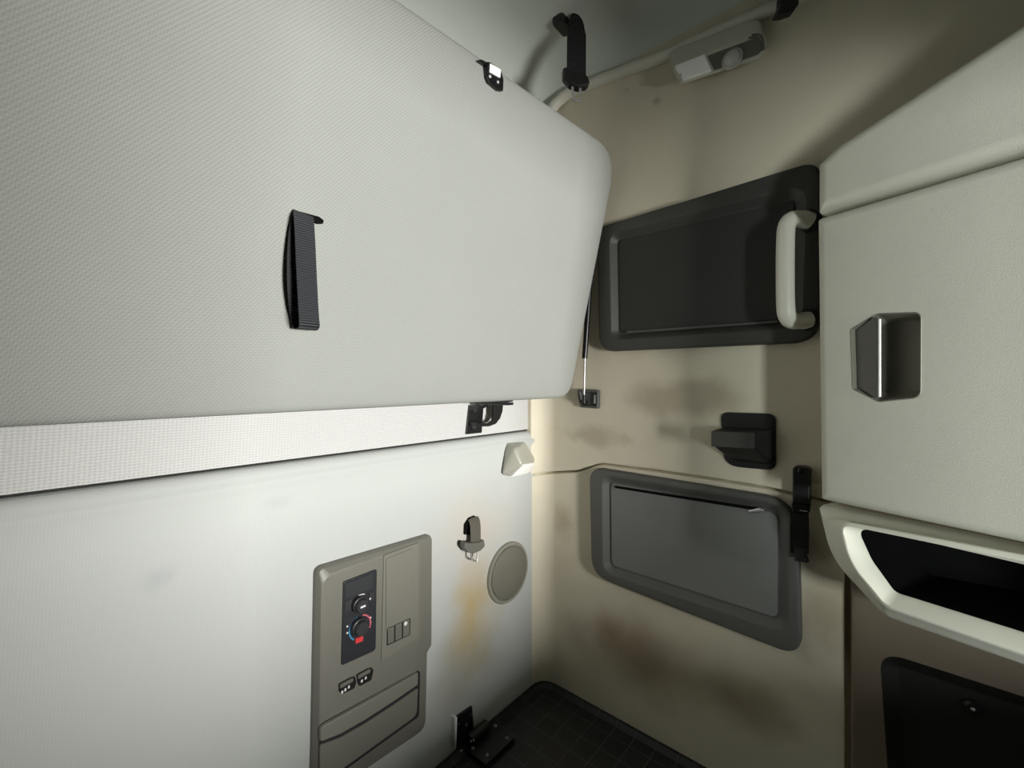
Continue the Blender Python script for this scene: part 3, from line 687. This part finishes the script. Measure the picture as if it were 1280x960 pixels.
# door with an opening for the latch cup
dc = [CAB.px(1018.5, 272.5), cext((1018.5, 272.5), (1280, 193.5)), cext((1021, 625), (1280, 681)), CAB.px(1023, 625.4)]
bm = NB(); sh = Shape(dc, [.006, .006, .006, .006], 6); b_ = .016
rings = [(sh.ring(), -.062), (sh.ring(), -b_)] + [(sh.ring(b_ * (1 - math.cos(R(t)))), -b_ + b_ * math.sin(R(t))) for t in (22, 45, 68, 90)]
vv = loft(bm, CAB, rings, True, False)
cup = CAB.poly([(1063, 411), (1096, 391.5), (1153, 389.5), (1152.5, 497.5), (1098, 503), (1066, 487)])
cs = Shape(cup, [.006, .012, .010, .012, .012, .006], 5)
hole = [bm.verts.new(CAB.pt(u, v, 0)) for u, v in cs.ring()]
holed(bm, CAB, vv[-1], [hole], 0)
door = obj('door', bm, M['cab'], cabn, smooth=60)
bm = NB(); cdep = -.028
loft(bm, CAB, [(cs.ring(), 0), (cs.ring(.0012), .0012), (cs.ring(.0025), .0), (cs.ring(.005), -.010), (cs.ring(.010), cdep + .004), (cs.ring(.014), cdep)], False, True)
cupo = obj('latch_cup', bm, M['cup'], door, smooth=50)
fl = CAB.poly([(1066, 413), (1094, 396.5), (1100.5, 397), (1100.5, 497), (1097, 497.5), (1068.5, 484)])
bm = NB(); fs = Shape(fl, .003, 4)
def tilt(base): return lambda u, v: base + (u - fl[0][0]) * .35 - .006
loft(bm, CAB, [(fs.ring(), tilt(-.006)), (fs.ring(), tilt(-.001)), (fs.ring(.001), tilt(.0))])
obj('latch_flap', bm, M['flap'], door)
e0, e1 = CAB.P(1099.5, 399, .006), CAB.P(1099.5, 496, .006)  # white rod stands in for light caught on the flap's edge
bm = NB(); tube(bm, [e0, e1], .0018, 10); obj('flap_edge_highlight', bm, M['lens'], door)['label'] = 'painted highlight along the edge of the latch flap'

# open shelf below the door
def deep(u, v): return -(1.016 - CAB.o.x - CAB.U.x * u) / -CAB.N.x
oc = [CAB.px(1021, 631, -.03), CAB.px(1037, 698, -.03), CAB.px(1101, 774, -.02)]
oc = oc + [ext(oc[2], CAB.px(1280, 838, -.02), UE), ext(CAB.px(1021, 631, -.03), CAB.px(1280, 686, -.03), UE)]
ro = [.006, .10, .03, .01, .01]
ii = [CAB.px(1064, 661), CAB.px(1083, 703), CAB.px(1112, 743.5)]
ii = ii + [ext(ii[2], CAB.px(1280, 797), UE - .05), ext(ii[0], CAB.px(1280, 708), UE - .05)]
ri_ = [.012, .06, .012, .01, .01]
mm = [CAB.px(1048, 651), CAB.px(1064, 704), CAB.px(1106, 757)]
mm = mm + [ext(mm[2], CAB.px(1280, 817), UE - .03), ext(mm[0], CAB.px(1280, 697), UE - .03)]
So, Sm, Si = Shape(oc, ro, 8), Shape(mm, [.016, .08, .02, .01, .01], 8), Shape(ii, ri_, 8)
bm = NB()
loft(bm, CAB, [(So.ring(), deep), (So.ring(), -.045), (So.ring(.003), -.030), (So.ring(.010), -.018), (So.ring(.016), -.014), (Sm.ring(-.004), .0), (Sm.ring(), .004), (Sm.ring(.004), .004), (Si.ring(-.001), -.014), (Si.ring(), -.018)], False, False)
obj('shelf_surround', bm, M['rim'], cabn, smooth=50)
bm = NB(); loft(bm, CAB, [(Si.ring(-.001), -.017), (Si.ring(), -.020), (Si.ring(.002), lambda u, v: deep(u, v) + .004)], False, True)
obj('shelf_liner', bm, M['cubby'], cabn, smooth=50)

# lower locker under the shelf, standing proud of the side wall
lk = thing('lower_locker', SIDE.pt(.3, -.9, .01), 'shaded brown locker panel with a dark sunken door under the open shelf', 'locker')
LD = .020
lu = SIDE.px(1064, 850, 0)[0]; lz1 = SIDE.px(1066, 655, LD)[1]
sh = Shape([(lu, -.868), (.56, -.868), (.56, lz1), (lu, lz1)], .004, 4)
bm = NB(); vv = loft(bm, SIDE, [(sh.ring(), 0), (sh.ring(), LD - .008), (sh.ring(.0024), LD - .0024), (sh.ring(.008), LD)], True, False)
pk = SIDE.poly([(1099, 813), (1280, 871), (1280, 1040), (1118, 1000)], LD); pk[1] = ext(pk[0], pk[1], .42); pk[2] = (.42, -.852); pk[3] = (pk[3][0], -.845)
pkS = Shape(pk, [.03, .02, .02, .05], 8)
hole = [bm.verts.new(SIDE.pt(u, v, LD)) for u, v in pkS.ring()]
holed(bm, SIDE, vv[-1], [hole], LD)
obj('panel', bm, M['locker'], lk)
bm = NB(); loft(bm, SIDE, [(pkS.ring(), LD), (pkS.ring(.004), LD - .003), (pkS.ring(.022), .004), (pkS.ring(.026), .004)], False, True)
dk = obj('sunken_door', bm, M['pocket'], lk, smooth=50)
bm = NB(); u, v = SIDE.px(1216, 886, .012); disc(bm, SIDE, u, v, [(.011, .003), (.011, .010), (.008, .014)], 18); kn = obj('knob', bm, M['black'], dk)
bm = NB(); dome(bm, SIDE, u, v, .014, .003, .002); obj('knob_pin', bm, M['steel'], kn)

# ------------------------------------------------------------------ light: daylight through the windscreen, weak sky fill
def area(name, loc, rot, sx, sy, power, col):
    l = bpy.data.lights.new(name, 'AREA'); l.shape = 'RECTANGLE'; l.size, l.size_y = sx, sy; l.energy = power; l.color = col
    o = bpy.data.objects.new(name, l); C.objects.link(o); o.location = loc; o.rotation_euler = rot; return o
area('windscreen_daylight', (.27, -1.88, -.20), (R(90), 0, R(-2)), .50, .60, 112, (1, .995, .96))
area('door_window_daylight', (-1.07, -1.55, -.20), (R(90), 0, R(-52)), .6, .5, 84, (.93, 1, .98))
w = bpy.data.worlds.new('World'); S.world = w; w.use_nodes = True
w.node_tree.nodes['Background'].inputs[0].default_value = (.75, .85, .9, 1); w.node_tree.nodes['Background'].inputs[1].default_value = .2
